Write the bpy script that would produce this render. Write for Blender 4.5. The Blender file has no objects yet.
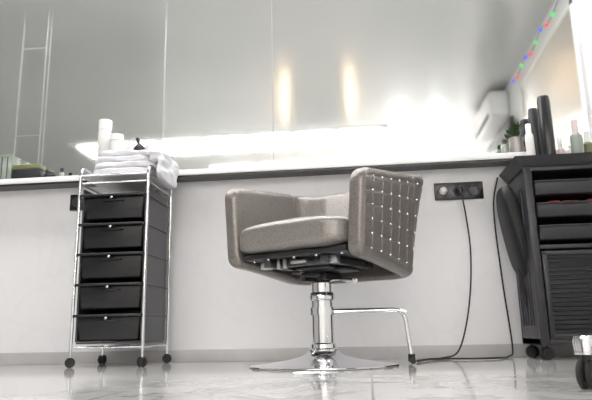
import bpy, bmesh, math, random
from mathutils import Vector, Matrix, noise
random.seed(4)
S=bpy.context.scene
COL=S.collection
S.view_settings.view_transform='Standard'

# ---------------------------------------------------------------- materials
def mat(name,col,rough=.5,metal=0.,emis=None,estr=0.,spec=.5,coat=0.,trans=0.):
    m=bpy.data.materials.new(name); m.use_nodes=True
    b=m.node_tree.nodes['Principled BSDF']
    b.inputs['Base Color'].default_value=(*col,1)
    b.inputs['Roughness'].default_value=rough
    b.inputs['Metallic'].default_value=metal
    b.inputs['Specular IOR Level'].default_value=spec
    b.inputs['Coat Weight'].default_value=coat
    b.inputs['Transmission Weight'].default_value=trans
    if emis:
        b.inputs['Emission Color'].default_value=(*emis,1)
        b.inputs['Emission Strength'].default_value=estr
    return m
def nodes(m): return m.node_tree.nodes,m.node_tree.links,m.node_tree.nodes['Principled BSDF']
def noisy(m,c1,c2,scale=5,detail=4,bump=0.,bscale=None,lo=.35,hi=.65):
    n,l,b=nodes(m)
    tc=n.new('ShaderNodeTexCoord'); t=n.new('ShaderNodeTexNoise')
    t.inputs['Scale'].default_value=scale; t.inputs['Detail'].default_value=detail
    l.new(tc.outputs['Object'],t.inputs['Vector'])
    r=n.new('ShaderNodeValToRGB'); r.color_ramp.elements[0].position=lo; r.color_ramp.elements[1].position=hi
    r.color_ramp.elements[0].color=(*c1,1); r.color_ramp.elements[1].color=(*c2,1)
    l.new(t.outputs['Fac'],r.inputs['Fac']); l.new(r.outputs['Color'],b.inputs['Base Color'])
    if bump:
        t2=n.new('ShaderNodeTexNoise'); t2.inputs['Scale'].default_value=bscale or scale*5
        l.new(tc.outputs['Object'],t2.inputs['Vector'])
        bp=n.new('ShaderNodeBump'); bp.inputs['Strength'].default_value=bump; bp.inputs['Distance'].default_value=.01
        l.new(t2.outputs['Fac'],bp.inputs['Height']); l.new(bp.outputs['Normal'],b.inputs['Normal'])
    return m

# wall: pale marble-like plaster with very faint veins
M_wall=mat('wall_plaster',(.8,.8,.8),.38)
n,l,b=nodes(M_wall)
tc=n.new('ShaderNodeTexCoord'); t=n.new('ShaderNodeTexNoise'); t.inputs['Scale'].default_value=1.7; t.inputs['Detail'].default_value=8; t.inputs['Distortion'].default_value=1.2
l.new(tc.outputs['Object'],t.inputs['Vector'])
r=n.new('ShaderNodeValToRGB'); e=r.color_ramp.elements
e[0].position=.30; e[0].color=(.795,.79,.805,1); e[1].position=.70; e[1].color=(.82,.815,.83,1)
x=e.new(.47); x.color=(.815,.81,.825,1); x=e.new(.505); x.color=(.797,.79,.805,1); x=e.new(.54); x.color=(.815,.81,.825,1)
l.new(t.outputs['Fac'],r.inputs['Fac']); l.new(r.outputs['Color'],b.inputs['Base Color'])
M_roomwall=noisy(mat('room_wall_paint',(.7,.7,.7),.6),(.80,.80,.79),(.86,.86,.85),1.5,3)
M_base=noisy(mat('baseboard_tile',(.5,.49,.48),.3),(.44,.43,.43),(.52,.51,.51),4,4)
M_white=mat('white_lacquer',(.88,.88,.88),.25)
M_black=mat('black_gloss',(.012,.012,.014),.25)
M_blackm=mat('black_plastic',(.018,.018,.022),.42)
M_dgrey=mat('dark_grey_plastic',(.05,.05,.055),.4)
M_rub=mat('rubber',(.015,.015,.015),.6)
M_chrome=mat('chrome',(.78,.78,.80),.09,1.)
M_steel=mat('brushed_steel',(.6,.6,.6),.3,1.)
M_mirror=mat('mirror_glass',(.90,.92,.915),.04,1.)
M_ledge_shade=mat('ledge_underside_shade',(.008,.008,.008),.3)  # shade under the ledge put into the colour as near black
M_panel=mat('led_panel',(1,1,1),.5,emis=(1,.99,.985),estr=14.5)
M_strip_glow=mat('added_strip_glow',(1,1,1),.5,emis=(1,.99,.985),estr=2.6)  # emission for the added row that whitens the strip above the ledge
M_bulb=mat('warm_bulb',(1,1,1),.5,emis=(1,.68,.40),estr=40)
M_glow_globe=mat('added_glow_globe',(1,1,1),.5,emis=(1,.985,.97),estr=38)  # emission for added globes that wash the opposite wall with glow
M_ceil=noisy(mat('stretch_ceiling',(.5,.5,.48),.1,spec=1.0),(.52,.535,.525),(.56,.57,.56),.6,2)
M_ceil.node_tree.nodes['Principled BSDF'].inputs['IOR'].default_value=1.6
M_ceil.node_tree.nodes['Principled BSDF'].inputs['Roughness'].default_value=.17
M_towel=noisy(mat('towel_cloth',(.8,.8,.82),.9),(.74,.745,.79),(.83,.835,.87),30,3,.5,180)
M_red=mat('red_plastic',(.5,.05,.05),.4)
M_green=mat('leaf_green',(.05,.09,.03),.6)
M_olive=mat('olive_plastic',(.16,.17,.08),.35)
M_clear=mat('smoked_clear_plastic',(.30,.34,.30),.15)
M_pink=mat('pale_pink_plastic',(.75,.62,.60),.3)
M_label=mat('white_label',(.8,.8,.78),.5)

# leather with crocodile embossing
def leather(name,c1,c2,sc=95):
    M=mat(name,c2,.28,spec=.7)
    n,l,b=nodes(M)
    tc=n.new('ShaderNodeTexCoord'); mp=n.new('ShaderNodeMapping'); mp.inputs['Scale'].default_value=(1,1,1.6)
    v=n.new('ShaderNodeTexVoronoi'); v.feature='DISTANCE_TO_EDGE'; v.inputs['Scale'].default_value=sc
    l.new(tc.outputs['Object'],mp.inputs['Vector']); l.new(mp.outputs['Vector'],v.inputs['Vector'])
    r=n.new('ShaderNodeValToRGB'); r.color_ramp.elements[0].color=(*c1,1); r.color_ramp.elements[1].color=(*c2,1)
    r.color_ramp.elements[0].position=0.; r.color_ramp.elements[1].position=.15
    l.new(v.outputs['Distance'],r.inputs['Fac']); l.new(r.outputs['Color'],b.inputs['Base Color'])
    bp=n.new('ShaderNodeBump'); bp.inputs['Strength'].default_value=.35; bp.inputs['Distance'].default_value=.003
    l.new(v.outputs['Distance'],bp.inputs['Height']); l.new(bp.outputs['Normal'],b.inputs['Normal'])
    b.inputs['Metallic'].default_value=.35
    return M
M_lea=leather('croc_leather',(.168,.150,.138),(.245,.222,.206),85)
M_lea2=leather('croc_leather_seat',(.222,.203,.190),(.300,.278,.262),72)

# polished marble-look floor tiles
M_floor=mat('marble_tiles',(.6,.6,.6),.08,spec=.65)
n,l,b=nodes(M_floor)
tc=n.new('ShaderNodeTexCoord'); 
t=n.new('ShaderNodeTexNoise'); t.inputs['Scale'].default_value=2.2; t.inputs['Detail'].default_value=9; t.inputs['Distortion'].default_value=1.6; t.inputs['Roughness'].default_value=.62
l.new(tc.outputs['Object'],t.inputs['Vector'])
r=n.new('ShaderNodeValToRGB'); e=r.color_ramp.elements
e[0].position=.36; e[0].color=(.67,.66,.65,1); e[1].position=.62; e[1].color=(.60,.59,.58,1)
x=e.new(.5); x.color=(.69,.68,.67,1); x=e.new(.53); x.color=(.50,.49,.475,1)
l.new(t.outputs['Fac'],r.inputs['Fac'])
br=n.new('ShaderNodeTexBrick'); br.offset=0; br.inputs['Scale'].default_value=1.
br.inputs['Brick Width'].default_value=.6; br.inputs['Row Height'].default_value=.6; br.inputs['Mortar Size'].default_value=.003
br.inputs['Mortar'].default_value=(.3,.29,.28,1)
l.new(tc.outputs['Object'],br.inputs['Vector']); l.new(r.outputs['Color'],br.inputs['Color1']); l.new(r.outputs['Color'],br.inputs['Color2'])
l.new(br.outputs['Color'],b.inputs['Base Color'])

# ---------------------------------------------------------------- mesh helpers
def empty(name,loc=(0,0,0),rz=0):
    o=bpy.data.objects.new(name,None); o.location=loc; o.rotation_euler=(0,0,rz); o.empty_display_size=.05; COL.objects.link(o); return o
def fin(name,bm,m,par=None,smooth=True,ang=40):
    me=bpy.data.meshes.new(name); bmesh.ops.recalc_face_normals(bm,faces=bm.faces); bm.to_mesh(me); bm.free()
    if smooth:
        for p in me.polygons: p.use_smooth=True
        me.set_sharp_from_angle(angle=math.radians(ang))
    for q in (m if isinstance(m,(list,tuple)) else [m]): me.materials.append(q)
    o=bpy.data.objects.new(name,me); COL.objects.link(o)
    if par: o.parent=par
    return o
def addbox(bm,c,s,bev=0,seg=3,rot=None,mi=0):
    r=bmesh.ops.create_cube(bm,size=1); vs=r['verts']
    bmesh.ops.scale(bm,vec=s,verts=vs)
    fs=list({f for v in vs for f in v.link_faces})
    if bev:
        es=list({e for v in vs for e in v.link_edges})
        rr=bmesh.ops.bevel(bm,geom=es,offset=bev,segments=seg,affect='EDGES',profile=.5)
        vs=list({v for v in rr['verts']}|{v for v in vs if v.is_valid})
        fs=list({f for v in vs for f in v.link_faces})
    for f in fs: f.material_index=mi
    if rot: bmesh.ops.rotate(bm,cent=(0,0,0),matrix=rot,verts=vs)
    bmesh.ops.translate(bm,vec=c,verts=vs)
    return vs
def box(name,c,s,m,par=None,bev=0,seg=3,rot=None):
    bm=bmesh.new(); addbox(bm,c,s,bev,seg,rot); return fin(name,bm,m,par)
def boxes(name,L,m,par=None,bev=0):
    bm=bmesh.new()
    for c,s in L: addbox(bm,c,s,bev,2)
    return fin(name,bm,m,par)
def addlathe(bm,prof,c=(0,0,0),seg=32,rot=None,mi=0):
    rings=[]; allv=[]
    for r,z in prof:
        if r<1e-6: ring=[bm.verts.new((0,0,z))]
        else: ring=[bm.verts.new((r*math.cos(2*math.pi*i/seg),r*math.sin(2*math.pi*i/seg),z)) for i in range(seg)]
        rings.append(ring); allv+=ring
    for a,b_ in zip(rings,rings[1:]):
        for i in range(seg):
            j=(i+1)%seg
            vs=[a[i%len(a)],a[j%len(a)],b_[j%len(b_)],b_[i%len(b_)]]
            u=[]
            for q in vs:
                if q not in u: u.append(q)
            if len(u)>2:
                f=bm.faces.new(u); f.material_index=mi
    if rot: bmesh.ops.rotate(bm,cent=(0,0,0),matrix=rot,verts=allv)
    bmesh.ops.translate(bm,vec=c,verts=allv)
def lathe(name,prof,c,m,par=None,seg=40,rot=None):
    bm=bmesh.new(); addlathe(bm,prof,c,seg,rot); return fin(name,bm,m,par)
def fillet(pts,r,n=6):
    P=[Vector(p) for p in pts]; out=[P[0]]
    for a,b_,c in zip(P,P[1:],P[2:]):
        d1=(a-b_); d2=(c-b_); rr=min(r,d1.length*.49,d2.length*.49)
        p=b_+d1.normalized()*rr; q=b_+d2.normalized()*rr
        for i in range(n+1):
            t_=i/n; out.append(p*(1-t_)**2+b_*2*t_*(1-t_)+q*t_*t_)
    out.append(P[-1]); return out
def addtube(bm,pts,r,seg=12,closed=False,mi=0):
    P=[Vector(p) for p in pts]; N=len(P); rings=[]; up=None
    for i,p in enumerate(P):
        if closed: t_=(P[(i+1)%N]-P[i-1]).normalized()
        else: t_=(P[min(i+1,N-1)]-P[max(i-1,0)]).normalized()
        if up is None: up=t_.orthogonal().normalized()
        up=(up-t_*up.dot(t_)).normalized(); s=t_.cross(up)
        rings.append([bm.verts.new(p+(up*math.cos(2*math.pi*k/seg)+s*math.sin(2*math.pi*k/seg))*r) for k in range(seg)])
    R=list(zip(rings,rings[1:]))+([(rings[-1],rings[0])] if closed else [])
    for a,b_ in R:
        for k in range(seg):
            f=bm.faces.new([a[k],a[(k+1)%seg],b_[(k+1)%seg],b_[k]]); f.material_index=mi
    if not closed:
        bm.faces.new(rings[0][::-1]).material_index=mi; bm.faces.new(rings[-1]).material_index=mi
def tube(name,pts,r,m,par=None,seg=12,fil=0,closed=False):
    bm=bmesh.new(); addtube(bm,fillet(pts,fil) if fil else pts,r,seg,closed); return fin(name,bm,m,par,ang=60)
def tubes(name,L,r,m,par=None,fil=0):
    bm=bmesh.new()
    for p in L: addtube(bm,fillet(p,fil) if fil else p,r,12)
    return fin(name,bm,m,par,ang=60)
def spline(pts,n=10):
    P=[Vector(p) for p in pts]; P=[P[0]*2-P[1]]+P+[P[-1]*2-P[-2]]; out=[]
    for i in range(1,len(P)-2):
        for k in range(n):
            t_=k/n; a,b_,c,d=P[i-1:i+3]
            out.append(.5*((2*b_)+(c-a)*t_+(2*a-5*b_+4*c-d)*t_*t_+(3*b_-a-3*c+d)*t_**3))
    out.append(P[-2]); return out
RX=lambda a:Matrix.Rotation(a,3,'X'); RY=lambda a:Matrix.Rotation(a,3,'Y'); RZ=lambda a:Matrix.Rotation(a,3,'Z')
def caster(name,par,x,y,R,w,m_w,m_f,ztop,ang=0,stem=None):
    bm=bmesh.new()
    for s in (-1,1):
        rot=RZ(ang)@RX(math.pi/2)
        off=RZ(ang)@Vector((0,s*w*.75,0))
        addlathe(bm,[(0,-w/2),(R*.55,-w/2),(R*.6,-w*.35),(R*.9,-w/2),(R,-w*.3),(R,w*.3),(R*.9,w/2),(R*.6,w*.35),(R*.55,w/2),(0,w/2)],(x+off.x,y+off.y,R),24,rot)
    o=RZ(ang)@Vector((R*.15,0,0))
    addbox(bm,(x+o.x,y+o.y,R*1.4),(R*1.2,w*2.3,R*.8),R*.3,3,RZ(ang),mi=1)
    addlathe(bm,[(0,R*1.6),(R*.30,R*1.6),(R*.30,ztop),(0,ztop)],(x,y,0),16,mi=2)
    return fin(name,bm,[m_w,m_f,stem or m_f],par)

# ---------------------------------------------------------------- room
XL,XR,YB,H=-7.0,1.6,-6.5,2.7
box('floor',((XL+XR)/2,YB/2,-.05),(XR-XL+.4,-YB+.4,.1),M_floor)
box('ceiling',((XL+XR)/2,YB/2,H+.05),(XR-XL+.4,-YB+.4,.1),M_ceil)
box('wall_back',((XL+XR)/2,.05,H/2),(XR-XL+.2,.1,H),M_wall)
box('wall_front',((XL+XR)/2,YB-.05,H/2),(XR-XL+.2,.1,H),M_roomwall)
box('wall_left',(XL-.05,YB/2,H/2),(.1,-YB,H),M_roomwall)
box('wall_right',(XR+.05,YB/2,H/2),(.1,-YB,H),M_roomwall)
box('baseboard_back',((XL+XR)/2,-.006,.03),(XR-XL,.012,.06),M_base,bev=.002)
# ledge
lg=empty('wall_ledge')
box('slab',((-4+XR)/2,-.05,.950),(XR+4,.10,.030),M_white,lg,bev=.003)
box('underside',((-4+XR)/2,-.0495,.9295),(XR+4,.099,.011),M_ledge_shade,lg)
# wall mirror in panels
mr=empty('wall_mirror')
for i,(a,c) in enumerate([(-3.9,-2.1),(-2.098,-.461),(-.459,1.13)]):
    box('mirror_panel_%d'%(i+1),((a+c)/2,-.004,(.966+2.66)/2),(c-a-.001,.006,2.66-.966),M_mirror,mr)
box('seam_strip',(-.46,-.0045,1.81),(.0022,.007,1.69),mat('seam_grey',(.45,.46,.46),.5),mr)
box('trim_1',(1.37,-.02,1.83),(.45,.04,1.72),M_white,bev=.003)

# ceiling led panels (first row seen in the mirror, other two added for light)
cl=empty('added_fill_row')
for i in range(7):
    xx=-3.6+.6*i
    box('panel_%d'%i,(xx,-4.75,H-.008),(.54,.60,.012),M_panel,cl)
boxes('frames',[((-1.8,-4.42,H-.01),(4.3,.05,.02)),((-1.8,-5.08,H-.01),(4.3,.05,.02))]+[((-3.9+.6*i,-4.75,H-.01),(.06,.66,.02)) for i in range(8)],M_white,cl)
cl=empty('added_fill_row')
for i in range(5):  # added fill panels, out of view, to brighten the back wall
    box('panel_%d'%i,(-2.35+.85*i,-.62,H-.008),(.75,.4,.012),M_panel,cl)
cl=empty('added_fill_row')
for i in range(5):  # added panels that make a bright strip above the ledge in the mirror
    box('panel_%d'%i,(-2.0+.8*i,-6.05,H-.008),(.72,.5,.012),M_strip_glow,cl)

# opposite side of the salon
vm=empty('vanity_mirror')
box('glass',(-.7,YB+.012,1.35),(.9,.02,1.1),M_mirror,vm)
boxes('frame',[((-.7,YB+.02,.77),(1.26,.04,.06)),((-.7,YB+.02,1.93),(1.26,.04,.06)),((-1.25,YB+.02,1.35),(.16,.04,1.1)),((-.15,YB+.02,1.35),(.16,.04,1.1))],M_white,vm)
bm=bmesh.new()
for xx in (-1.25,-.15):
    for i in range(5):
        addlathe(bm,[(0,-.04),(.03,-.03),(.04,0),(.03,.03),(0,.04)],(xx,YB+.075,1.0+.16*i),16)
fin('bulbs',bm,M_bulb,vm)
for xx in (.62,1.22):  # invented globe lamps, added for the soft glow at mirror centre-right
    gl=empty('added_glow_lamp',(xx,YB,1.98))
    lathe('mount_plate',[(0,0),(.06,0),(.06,.02),(.02,.03),(.02,.22),(0,.22)],(0,0,0),M_white,gl,24,RX(-math.pi/2))
    lathe('globe',[(.12*math.sin(math.pi*i/16),-.12*math.cos(math.pi*i/16)) for i in range(17)],(0,.32,0),M_glow_globe,gl,28)
wd=empty('wardrobe')
box('body',(-4.6,YB+.2,1.1),(2.3,.38,2.2),mat('wardrobe_grey',(.22,.23,.22),.4),wd,bev=.01)
boxes('doors',[((-5.17,YB+.4,1.1),(1.1,.02,2.1)),((-4.03,YB+.4,1.1),(1.1,.02,2.1))],mat('wardrobe_door',(.26,.27,.26),.3),wd,bev=.004)
# slim grey glazing frame + pole (seen only in the mirror)
M_fr=mat('frame_grey',(.33,.34,.34),.4)
pg=empty('partition_frame')
yp=-1.1
boxes('posts',[((-2.62,yp,H/2),(.008,.008,H)),((-2.42,yp,H/2),(.006,.006,H)),((-2.39,yp,H/2),(.004,.006,H))],M_fr,pg)
boxes('rungs',[((-2.52,yp,.2+.72*i),(.20,.005,.005)) for i in range(4)],M_fr,pg)
box('partition_pole',(-1.47,-1.15,H/2),(.007,.007,H),M_fr,None)
# split air conditioner on right wall
ac=empty('air_conditioner')
box('body',(XR-.11,-3.75,2.5),(.22,.9,.30),M_white,ac,bev=.04,seg=4)
boxes('vents',[((XR-.215,-3.75,2.37+.012*i),(.02,.8,.004)) for i in range(4)],M_dgrey,ac)
tv=empty('wall_television')
box('screen',(XR-.06,-3.7,1.98),(.05,1.3,.56),M_black,tv,bev=.006)
box('bracket',(XR-.02,-3.7,1.98),(.04,.3,.3),M_blackm,tv)
sm=empty('side_mirror')
box('glass',(XR-.012,-2.0,1.7),(.015,1.5,1.5),mat('bronze_mirror',(.80,.765,.72),.14,1.),sm)
boxes('frame',[((XR-.015,-2.0,2.465),(.03,1.56,.03)),((XR-.015,-2.0,.935),(.03,1.56,.03)),((XR-.015,-1.235,1.7),(.03,.03,1.56)),((XR-.015,-2.765,1.7),(.03,.03,1.56))],M_white,sm)
# fairy lights
bm=bmesh.new(); pts=[]
for i in range(11):
    yy=-1.25-.17*i; zz=2.60+.03*math.sin(i*1.9)
    pts.append((XR-.03,yy,zz)); addlathe(bm,[(0,-.016),(.013,-.007),(.013,.007),(0,.016)],(XR-.035,yy,zz-.012),8,mi=1+(i*2)%3)
addtube(bm,spline(pts,3),.003,6)
fin('fairy_lights',bm,[M_olive]+[mat('fairy_'+k,c,.5,emis=c,estr=1.3) for k,c in (('red',(1,.02,.03)),('green',(.01,.8,.12)),('blue',(.03,.08,1)))])

# ---------------------------------------------------------------- salon chair
PH=28
ch=empty('salon_chair',(-.186,-.55,0),-math.radians(PH))
SX=.030
W_,DF,DB,T=.285,-.27,.27,.066; rc=.12
L1=(DB-rc)-DF; LA=math.pi/2*rc; L2=2*(W_-rc); LT=2*L1+2*LA+L2
def path(s):
    if s<L1: return Vector((-W_,DF+s)),Vector((-1,0))
    s-=L1
    if s<LA:
        a=math.pi-s/rc; return Vector((-W_+rc+rc*math.cos(a),DB-rc+rc*math.sin(a))),Vector((math.cos(a),math.sin(a)))
    s-=LA
    if s<L2: return Vector((-W_+rc+s,DB)),Vector((0,1))
    s-=L2
    if s<LA:
        a=math.pi/2-s/rc; return Vector((W_-rc+rc*math.cos(a),DB-rc+rc*math.sin(a))),Vector((math.cos(a),math.sin(a)))
    s-=LA
    return Vector((W_,DB-rc-s)),Vector((1,0))
def zlim(s):
    p,_=path(s); k=(p.y-DF)/(DB-DF); k2=k*k*(3-2*k)
    return .388-.050*k2, .700+.074*k+(.018 if s<LT/2 else 0)*(1-k)
def surf(s,o,z):
    p,nn=path(s); k=(z-.54)/.33
    fl=(.025+.085*max(0,nn.y))*k
    q=p+nn*(o+fl)
    return Vector((q.x+SX,q.y,z))
GS=LT/21.0
ROWS=[.10+.16*j for j in range(6)]
def grid(s,z):
    ds=min((s%GS),GS-(s%GS)); zb,zt=zlim(s); t_=(z-zb)/(zt-zb)
    dz=min(abs(t_-q) for q in ROWS)*(zt-zb)
    return .0026*max(math.exp(-(ds/.005)**2),math.exp(-(dz/.005)**2))
def section(T_,zb,zt,r):
    out=[]; h=T_/2; r=min(r,h*.98)
    for i in range(59): out.append((h,zb+r+(zt-zb-2*r)*i/58,True))
    for i in range(1,7): a=math.pi/2*i/6; out.append((h-r+r*math.cos(a),zt-r+r*math.sin(a),False))
    for i in range(0,7): a=math.pi/2+math.pi/2*i/6; out.append((-h+r+r*math.cos(a),zt-r+r*math.sin(a),False))
    for i in range(1,20): out.append((-h,zt-r-(zt-zb-2*r)*i/20,False))
    for i in range(0,7): a=math.pi+math.pi/2*i/6; out.append((-h+r+r*math.cos(a),zb+r+r*math.sin(a),False))
    for i in range(0,6): a=1.5*math.pi+math.pi/2*i/6; out.append((h-r+r*math.cos(a),zb+r+r*math.sin(a),False))
    return out
bm=bmesh.new(); st=[0.0003,.001,.0025,.005,.0075]+[.011+.0055*i for i in range(int((LT-.022)/.0055)+1)]
st=[s for s in st if s<LT-.01]+[LT-.0075,LT-.005,LT-.0025,LT-.001,LT-.0003]
rings=[]
for s in st:
    e=min(s,LT-s); R1,R2=.05,.024
    c1=R1-math.sqrt(max(0,R1*R1-max(0,R1-e)**2)); c2=R2-math.sqrt(max(0,R2*R2-max(0,R2-e)**2))
    zb,zt=zlim(s)
    sec=section(T-2*c2*.95,zb+c1*.8,zt-c1,.024)
    rings.append([bm.verts.new(surf(s,o-(grid(s,z) if (of and e>.02) else 0),z)) for o,z,of in sec])
for a,b_ in zip(rings,rings[1:]):
    n_=len(a)
    for k in range(n_): bm.faces.new([a[k],a[(k+1)%n_],b_[(k+1)%n_],b_[k]])
bm.faces.new(rings[0]); bm.faces.new(rings[-1])
fin('shell',bm,M_lea,ch,ang=75)
bm=bmesh.new()
for i in range(1,21):
    for q in ROWS[:6]:
        s=i*GS; zb,zt=zlim(s); z=zb+q*(zt-zb)
        p=surf(s,T/2-.002,z)
        r_=bmesh.ops.create_icosphere(bm,subdivisions=2,radius=.0042)
        bmesh.ops.translate(bm,vec=p,verts=r_['verts'])
fin('studs',bm,mat('stud_crystal',(.95,.94,.92),.12,1.),ch)
# seat cushion (domed, rounded front)
bm=bmesh.new(); vs=addbox(bm,(0,0,0),(1,1,1))
bmesh.ops.subdivide_edges(bm,edges=bm.edges[:],cuts=26,use_grid_fill=True)
sx,sy,sz=2*(W_-T/2)+.004,.52,.105
for v_ in bm.verts:
    x,y,z=v_.co*2
    q=6.
    m_=max(abs(x),abs(y),abs(z)); nr=(abs(x)**q+abs(y)**q+abs(z)**q)**(1/q); f=m_/nr if nr else 1
    x,y,z=x*f,y*f,z*f
    dome=.024*(1-x*x)*(1-.5*y*y) if z>0 else 0
    pl=.0015*math.sin(x*9)*math.sin(y*7)
    v_.co=(x*sx/2,y*sy/2,z*sz/2+dome*z+pl)
bmesh.ops.translate(bm,vec=(SX,-.05,.486),verts=bm.verts)
fin('seat_cushion',bm,M_lea2,ch,ang=80)
box('seat_board',(SX,-.02,.422),(.47,.46,.022),M_blackm,ch,bev=.004)
def sh(L): return [((a[0]+SX*.7,a[1],a[2]+.004),s_) for a,s_ in L]
boxes('under_frame',sh([((-.13,-.04,.39),(.03,.36,.026)),((.13,-.04,.39),(.03,.36,.026)),((0,-.16,.388),(.3,.03,.02)),((0,.08,.388),(.3,.03,.02)),((0,-.0,.375),(.16,.2,.012))]),mat('frame_steel',(.10,.10,.11),.35,.6),ch,bev=.002)
boxes('brackets',sh([((-.155,-.19,.386),(.04,.03,.026)),((-.085,-.20,.388),(.014,.02,.038)),((-.055,-.20,.388),(.014,.02,.038)),((.0,-.19,.392),(.07,.02,.014)),((.16,-.19,.39),(.03,.03,.03)),((-.2,-.12,.392),(.02,.04,.02))]),M_steel,ch,bev=.003)
bm=bmesh.new()
for x_,y_ in ((-.2,-.22),(-.12,-.235),(.0,-.235),(.1,-.235),(.2,-.22)):
    addlathe(bm,[(0,0),(.007,0),(.007,-.007),(0,-.009)],(x_+SX,y_,.412),10)
fin('bolts',bm,M_chrome,ch)
# column
lathe('hydraulic_column',[(0,.0),(.06,.045),(.060,.066),(.052,.070),(.050,.085),(.044,.090),(.044,.255),(.050,.258),(.052,.272),(.047,.285),(.042,.288),(.042,.325),(.035,.330),(0,.330)],(0,0,0),M_chrome,ch,48)
lathe('piston',[(0,.32),(.022,.32),(.022,.36),(.05,.362),(.05,.372),(0,.372)],(0,0,0),M_blackm,ch,32)
boxes('mount',[((0,-.0,.356),(.09,.16,.014)),((.05,0,.349),(.02,.12,.03)),((-.05,0,.349),(.02,.12,.03)),((.02,-.0,.372),(.26,.12,.012))],M_blackm,ch,bev=.003)
tube('pump_lever',[(.03,.0,.335),(.10,-.03,.335),(.15,-.05,.325),(.20,-.07,.32)],.007,M_chrome,ch,fil=.03)
tube('lever_grip',[(.15,-.05,.325),(.19,-.066,.320)],.010,M_chrome,ch)
lathe('base_disc',[(0,0),(.292,0),(.296,.003),(.295,.007),(.285,.010),(.22,.016),(.14,.026),(.085,.040),(.064,.052),(.060,.06),(0,.06)],(0,0,0),M_chrome,ch,96)
# footrest (counter-rotate into room axes)
fr=empty('footrest'); fr.parent=ch; fr.rotation_euler=(0,0,math.radians(PH))
tubes('bars',[[(.03,.045,.215),(.325,.035,.215),(.345,.03,.025)],[(.03,-.0,.212),(.30,.0,.212),(.33,.0,.2)]],.009,M_chrome,fr,fil=.045)
tube('collar',[(0.0,0,.198),(0.0,0,.228)],.05,M_chrome,fr,24)
bm=bmesh.new(); addtube(bm,[(.345,.03,.012),(.345,.03,.04)],.014,14); addtube(bm,[(.345,-.05,.016),(.345,.10,.016)],.011,12); fin('foot_bar',bm,M_rub,fr)

# ---------------------------------------------------------------- drawer trolley
tr=empty('drawer_trolley',(-1.155,-.235,0))
hw,hd=.165,.165
P=[(sx_*hw,sy_*hd) for sx_ in (-1,1) for sy_ in (-1,1)]
L=[]
for sx_ in (-1,1):
    L.append([(sx_*hw,-hd,.065),(sx_*hw,-hd,.915),(sx_*hw,hd,.915),(sx_*hw,hd,.065)])
tubes('side_loops',L,.0075,M_chrome,tr,fil=.05)
L=[]
for z_ in (.085,.835,.872):
    for sy_ in (-1,1): L.append([(-hw,sy_*hd,z_),(hw,sy_*hd,z_)])
    for sx_ in (-1,1): L.append([(sx_*hw,-hd,z_),(sx_*hw,hd,z_)])
tubes('rails',L,.005,M_chrome,tr)
L=[]
for i in range(5):
    z_=.112+.137*i+.112
    for sx_ in (-1,1): L.append([(sx_*(hw-.006),-hd,z_),(sx_*(hw-.006),hd,z_)])
tubes('runners',L,.0025,M_dgrey,tr)
boxes('top_tray',[((0,0,.872),(2*hw-.01,2*hd-.01,.008))],M_white,tr)
boxes('inner_case',[((hw-.014,0,.46),(.008,2*hd-.03,.70)),((-hw+.014,0,.46),(.008,2*hd-.03,.70)),((0,hd-.01,.46),(2*hw-.03,.006,.70)),((0,0,.105),(2*hw-.03,2*hd-.03,.008))],M_dgrey,tr)
for i in range(5):
    z_=.115+.137*i
    bm=bmesh.new()
    vs=addbox(bm,(0,0,z_+.053),(2*hw-.036,2*hd-.03,.106),.008,3)
    for v_ in vs:
        if v_.is_valid:
            k=(v_.co.z-z_)/.106; v_.co.x*=.93+.07*k
            if v_.co.y<0: v_.co.y-=.014*k
    addbox(bm,(0,-hd-.012,z_+.108),(2*hw-.022,.03,.012),.005,3)
    addbox(bm,(0,-hd-.002,z_+.085),(.10,.022,.006),.002,2)
    fin('drawer_%d'%(i+1),bm,M_black,tr)
bm=bmesh.new()
for i in range(5): addlathe(bm,[(0,0),(.007,0),(.006,.01),(0,.012)],(.0,-hd-.013,.115+.137*i+.097),14,RX(math.pi/2))
fin('drawer_pulls',bm,M_chrome,tr)
for i,(x_,y_) in enumerate(P):
    caster('caster_%d'%(i+1),tr,x_,y_,.022,.011,M_rub,M_blackm,.07,ang=.5+i,stem=M_chrome)

# towels on the trolley
def slab(bm,c,s,seed,amp=.006):
    t_=bmesh.new(); addbox(t_,(0,0,0),(1,1,1)); bmesh.ops.subdivide_edges(t_,edges=t_.edges[:],cuts=14,use_grid_fill=True)
    vm_={}
    for v_ in t_.verts:
        x,y,z=v_.co*2; q=5; m_=max(abs(x),abs(y),abs(z)); nr=(abs(x)**q+abs(y)**q+abs(z)**q)**(1/q); f=m_/nr
        p=Vector((x*f*s[0]/2,y*f*s[1]/2,z*f*s[2]/2))
        nv=noise.noise_vector(Vector((p.x*14+seed,p.y*14,p.z*30)))
        p+=nv*amp*(1 if z>-.5 else .2)
        vm_[v_]=bm.verts.new(p+Vector(c))
    for f in t_.faces: bm.faces.new([vm_[v_] for v_ in f.verts])
    t_.free()
bm=bmesh.new()
slab(bm,(0,0,.016),(.30,.29,.040),1); slab(bm,(.012,0,.046),(.31,.285,.038),5,.008); slab(bm,(.0,.0,.076),(.29,.27,.038),9,.010)
slab(bm,(.03,0,.106),(.29,.26,.036),12,.013)
slab(bm,(.196,-.01,.035),(.035,.25,.13),15,.012); slab(bm,(.175,-.01,.085),(.08,.25,.06),18,.012)
o=fin('towel_stack',bm,M_towel,None,ang=80); o.location=(-1.145,-.24,.882)
zt=.882+.120
def bottle(name,x,y,z,r,h,m,mc,cap=.2,neck=.5):
    e_=empty(name,(x,y,z))
    hb=h*(1-cap)
    lathe('body',[(0,0),(r*.92,0),(r,r*.12),(r,hb*.86),(r*.9,hb*.94),(r*neck,hb),(0,hb)],(0,0,0),m,e_,28)
    lathe('cap',[(0,hb-.002),(r*neck*1.1,hb-.002),(r*neck*1.1,h*.985),(r*neck*.9,h),(0,h)],(0,0,0),mc,e_,24)
    return e_
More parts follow.
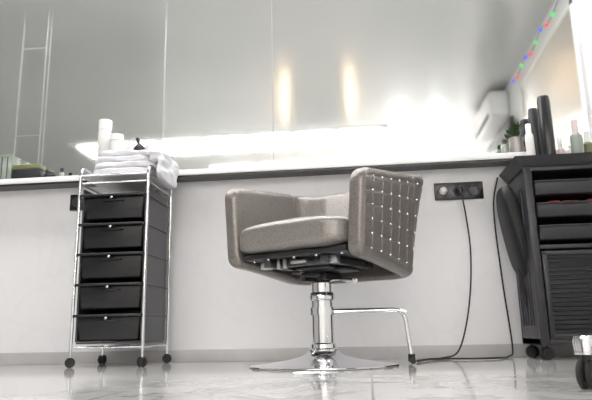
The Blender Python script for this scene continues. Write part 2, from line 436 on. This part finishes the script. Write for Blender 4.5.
bottle('spray_bottle',-1.262,-.29,zt-.006,.032,.19,M_label,M_white,.25,.93)
bottle('cream_jar',-1.19,-.31,zt-.002,.029,.10,M_label,M_white,.3,1.)
bottle('lotion_bottle',-1.165,-.20,zt+.002,.024,.095,M_pink,M_white,.3,.6)
b_=empty('hair_brush',(-1.09,-.27,zt+.008))
lathe('head',[(0,0),(.022,0),(.029,.012),(.027,.034),(.014,.048),(0,.05)],(0,0,0),M_blackm,b_,20)
tube('handle',[(0,0,.04),(-.012,0,.08)],.008,M_blackm,b_)
bottle('cosmetic_jar',-1.05,-.24,zt+.006,.020,.05,M_pink,M_label,.4,1.)

# ---------------------------------------------------------------- sockets / cables
def socket(name,x,z,n_):
    e_=empty(name,(x,0,z)); 
    box('plate',(0,-.006,0),(.078*n_+.004,.012,.088),M_black,e_,bev=.004)
    bm=bmesh.new()
    for i in range(n_):
        cx=(i-(n_-1)/2)*.076
        addlathe(bm,[(.027,0),(.027,.006),(.023,.006),(.021,.001),(0,.001)],(cx,-.0115,0),28,RX(math.pi/2))
        for s_ in (-1,1): addlathe(bm,[(0,.001),(.003,.001),(.003,.003),(0,.003)],(cx+s_*.0095,-.0115,0),10,RX(math.pi/2))
    fin('inserts',bm,M_dgrey,e_); return e_
socket('wall_socket',-1.53,.84,1)
s2=socket('wall_socket',.472,.806,3)
lathe('white_plug',[(0,0),(.020,0),(.019,.02),(.01,.03),(0,.03)],(-.076,-.012,0),M_white,s2,24,RX(math.pi/2))
pc=empty('power_cable')
lathe('plug',[(0,0),(.019,0),(.018,.03),(.008,.045),(0,.045)],(.472,-.0185,.806),M_blackm,pc,24,RX(math.pi/2))
tube('cord',spline([(.472,-.058,.806),(.478,-.065,.76),(.492,-.05,.65),(.5,-.04,.5),(.485,-.04,.32),(.45,-.05,.15),(.40,-.07,.03),(.33,-.10,.006),(.26,-.2,.006),(.19,-.36,.006)],8),.0038,M_rub,pc,8)
tube('floor_cord',spline([(.19,-.40,.006),(.24,-.27,.006),(.33,-.20,.006),(.44,-.24,.006),(.55,-.2,.006),(.62,-.1,.008),(.655,-.03,.05),(.64,-.02,.35),(.63,-.02,.7),(.66,-.03,.86)],8),.0038,M_rub,pc,8)

# ---------------------------------------------------------------- hairdresser cabinet (right)
cb=empty('tool_cabinet',(.70,-.34,0))
cw,cd=.43,.30
M_cab=mat('cabinet_black',(.022,.022,.027),.36)
boxes('carcass',[((.012,cd/2,.44),(.024,cd,.76)),((cw-.012,cd/2,.44),(.024,cd,.76)),((cw/2,cd-.01,.44),(cw,.02,.76)),((cw/2,cd/2,.075),(cw,cd,.03)),((cw/2,cd/2,.815),(cw,cd,.02)),((cw/2,cd/2,.47),(cw-.04,cd-.02,.02))],M_cab,cb,bev=.004)
boxes('corner_posts',[((.018,-.002,.44),(.036,.03,.76)),((cw-.018,-.002,.44),(.036,.03,.76))],M_cab,cb,bev=.008)
boxes('side_ribs',[((-.001,.06+.045*i,.44),(.008,.012,.6)) for i in range(5)],M_cab,cb,bev=.003)
bm=bmesh.new()
def ringrect(x0,x1,y0,y1,z): return [bm.verts.new(p) for p in ((x0,y0,z),(x1,y0,z),(x1,y1,z),(x0,y1,z))]
R_=[ringrect(0,cw,0,cd,.825),ringrect(-.03,cw+.03,-.03,cd,.860),ringrect(-.034,cw+.034,-.034,cd+.004,.868),ringrect(-.026,cw+.026,-.026,cd-.006,.868),ringrect(-.022,cw+.022,-.022,cd-.01,.862)]
for a,b2 in zip(R_,R_[1:]):
    for k in range(4): bm.faces.new([a[k],a[(k+1)%4],b2[(k+1)%4],b2[k]])
bm.faces.new(R_[0]); bm.faces.new(R_[-1])
fin('top_tray',bm,M_cab,cb,ang=30)
for i in range(3):
    z0=.69-.098*i
    bm=bmesh.new()
    addbox(bm,(cw/2,.12,z0+.006),(cw-.08,.25,.008),.002,2)
    vs=addbox(bm,(cw/2,-.012,z0+.03),(cw-.076,.02,.055),.006,3)
    for v_ in vs:
        if v_.is_valid and v_.co.z>z0+.03: v_.co.y-=.012
    addbox(bm,(cw/2,-.028,z0+.060),(cw-.07,.018,.008),.003,2)
    for sx_ in (.042,cw-.042): addbox(bm,(sx_,.11,z0+.03),(.005,.24,.05),.001,1)
    fin('bin_%d'%(i+1),bm,M_blackm,cb)
    box('bin_label_%d'%(i+1),(cw/2+.02,-.0245,z0+.028),(.09,.002,.012),M_dgrey,cb)
boxes('bin_contents',[((.13,.05,.662),(.05,.03,.03)),((.2,.05,.665),(.07,.03,.02)),((.3,.05,.662),(.06,.03,.03))],M_red,cb,bev=.004)
bm=bmesh.new()
addbox(bm,(cw/2,.004,.265),(cw-.08,.014,.37),.004,2)
addbox(bm,(cw/2,-.008,.440),(cw-.078,.016,.02),.004,2); addbox(bm,(cw/2,-.008,.095),(cw-.078,.016,.02),.004,2)
for sx_ in (.05,cw-.05): addbox(bm,(sx_,-.008,.268),(.02,.016,.36),.004,2)
for i in range(17): addbox(bm,(cw/2,-.008,.120+.0185*i),(cw-.12,.012,.006),0,1,RX(.5))
fin('louvred_door',bm,M_cab,cb)
box('door_pull',(cw/2+.04,-.022,.13),(.10,.01,.01),M_steel,cb,bev=.003)
for i,(x_,y_) in enumerate(((.03,.03),(cw-.03,.03),(.03,cd-.04),(cw-.03,cd-.04))):
    caster('caster_%d'%(i+1),cb,x_,y_,.026,.014,M_rub,M_blackm,.065,ang=.3+i)
# rounded side pod (appliance holder) on the cabinet's flank
def pod(name,c,s,q,m,par,rotm=None,cuts=20):
    bm=bmesh.new(); addbox(bm,(0,0,0),(1,1,1)); bmesh.ops.subdivide_edges(bm,edges=bm.edges[:],cuts=cuts,use_grid_fill=True)
    for v_ in bm.verts:
        x,y,z=v_.co*2; m_=max(abs(x),abs(y),abs(z)); nr=(abs(x)**q+abs(y)**q+abs(z)**q)**(1/q); f=m_/nr
        v_.co=(x*f*s[0]/2,y*f*s[1]/2*(1-.12*z*f),z*f*s[2]/2)
    if rotm: bmesh.ops.rotate(bm,cent=(0,0,0),matrix=rotm,verts=bm.verts)
    bmesh.ops.translate(bm,vec=c,verts=bm.verts)
    return fin(name,bm,m,par,ang=80)
M_pod=mat('pod_black',(.012,.012,.014),.5,spec=.3)
rt=RY(math.radians(-9))
pod('side_pod_shell',(-.022,.155,.565),(.085,.21,.42),3.2,M_pod,cb,rt)
pod('side_pod_back',(-.050,.165,.58),(.035,.15,.29),3.0,M_pod,cb,rt)
tube('side_pod_cord',spline([(-.03,.13,.42),(-.02,.10,.30),(-.012,.11,.22),(-.012,.16,.30),(-.012,.19,.42)],8),.004,M_rub,cb,8)

# things on cabinet top
zc=.8625
def cup(name,x,y,z,r,h,m): 
    e_=empty(name,(x,y,z)); lathe('body',[(0,0),(r*.95,0),(r,.006),(r,h*.93),(r*.9,h*.95),(r*.9,h*.985),(r*.8,h),(0,h)],(0,0,0),m,e_,32); return e_
cup('hairspray_can',.875,-.17,zc,.030,.35,M_black)
cup('hairspray_can',.845,-.09,zc,.024,.32,M_blackm)
bottle('shampoo_bottle',.795,-.16,zc,.020,.22,M_label,M_white,.2,.6)
bottle('foam_dispenser',1.0,-.18,zc,.028,.22,M_clear,M_pink,.3,.5)
bottle('tonic_bottle',1.07,-.12,zc,.025,.18,M_olive,M_label,.3,.5)
bottle('serum_bottle',.95,-.10,zc,.02,.16,M_pink,M_label,.3,.5)
# potted plant on ledge
pp=empty('potted_plant',(.762,-.05,.965))
lathe('pot',[(0,0),(.030,0),(.037,.03),(.032,.06),(.036,.085),(.030,.085),(.028,.075),(0,.075)],(0,0,0),mat('pot_pattern',(.35,.33,.31),.3,.3),pp,28)
bm=bmesh.new()
for i in range(110):
    a=random.uniform(0,6.28); r_=random.uniform(0,.035); h_=random.uniform(.08,.15)
    c=Vector((r_*math.cos(a),r_*math.sin(a),h_)); d_=Vector((math.cos(a),math.sin(a),.8)).normalized()*.020; w_=Vector((-math.sin(a),math.cos(a),0))*.006
    q=[bm.verts.new(c-d_),bm.verts.new(c+w_),bm.verts.new(c+d_),bm.verts.new(c-w_)]; bm.faces.new(q)
addtube(bm,[(0,0,.06),(0,0,.12)],.006,8)
fin('foliage',bm,M_green,pp)
bottle('perfume_bottle',.700,-.055,.965,.016,.08,M_clear,M_black,.3,.6)

# ledge items left
bx=empty('storage_box',(-1.975,-.052,.965))
boxes('walls',[((0,-.04,.065),(.2,.004,.13)),((0,.04,.065),(.2,.004,.13)),((-.1,0,.065),(.004,.08,.13)),((.1,0,.065),(.004,.08,.13)),((0,0,.003),(.2,.08,.006)),((0,0,.132),(.206,.09,.008))],M_clear,bx,bev=.001)
boxes('ribs',[((-.08+.032*i,-.043,.065),(.004,.003,.12)) for i in range(6)],M_dgrey,bx)
boxes('contents',[((-.05,0,.03),(.06,.05,.05)),((.03,0,.035),(.05,.05,.06))],M_dgrey,bx,bev=.004)
mk=empty('makeup_palette',(-1.79,-.055,.965))
box('case',(0,0,.026),(.155,.075,.052),M_blackm,mk,bev=.005); box('lid',(0,0,.066),(.15,.07,.026),M_olive,mk,bev=.004)
sp=empty('powder_compact',(-1.67,-.055,.965)); lathe('base',[(0,0),(.028,0),(.030,.005),(.030,.022),(.022,.03),(0,.03)],(0,0,0),M_black,sp,28); lathe('lid',[(0,.029),(.024,.029),(.024,.036),(0,.039)],(0,0,0),M_dgrey,sp,28)
bottle('nail_polish_bottle',-1.605,-.055,.965,.014,.055,M_clear,M_black,.4,.6)

# ---------------------------------------------------------------- rolling stool at right edge
so=empty('rolling_stool',(.735,-1.60,0))
lathe('seat',[(0,.44),(.15,.44),(.17,.455),(.175,.48),(.165,.505),(.12,.515),(0,.518)],(0,0,0),M_lea,so,48)
lathe('column',[(0,.07),(.03,.07),(.03,.2),(.016,.205),(.016,.42),(.06,.43),(.06,.44),(0,.44)],(0,0,0),M_chrome,so,32)
for i in range(5):
    a=math.pi+math.radians(72*i)
    ex,ey=.275*math.cos(a),.275*math.sin(a)
    bm=bmesh.new(); addtube(bm,[(0,0,.10),(ex*.6,ey*.6,.096),(ex,ey,.092)],.019,16); addlathe(bm,[(0,.072),(.023,.072),(.024,.10),(.02,.112),(0,.115)],(ex,ey,0),20)
    fin('leg_%d'%(i+1),bm,M_chrome,so)
    caster('caster_%d'%(i+1),so,ex,ey,.031,.013,M_rub,M_blackm,.085,ang=.9+i)

# ---------------------------------------------------------------- world + camera
w=bpy.data.worlds.new('World'); S.world=w; w.use_nodes=True
w.node_tree.nodes['Background'].inputs[0].default_value=(.8,.85,.9,1); w.node_tree.nodes['Background'].inputs[1].default_value=.5
psi,th,rho=math.radians(6.6),math.radians(12.5),math.radians(1.2)
F=Vector((-math.sin(psi)*math.cos(th),math.cos(psi)*math.cos(th),math.sin(th)))
R0=Vector((math.cos(psi),math.sin(psi),0)); U0=R0.cross(F)
R_=R0*math.cos(rho)-U0*math.sin(rho); U_=U0*math.cos(rho)+R0*math.sin(rho)
cam=bpy.data.cameras.new('camera'); co=bpy.data.objects.new('camera',cam); COL.objects.link(co)
cam.lens=36*600/592; cam.sensor_width=36; cam.clip_start=.02
m3=Matrix((R_,U_,-F)).transposed(); co.matrix_world=Matrix.Translation((0,-3,.13))@m3.to_4x4()
S.camera=co
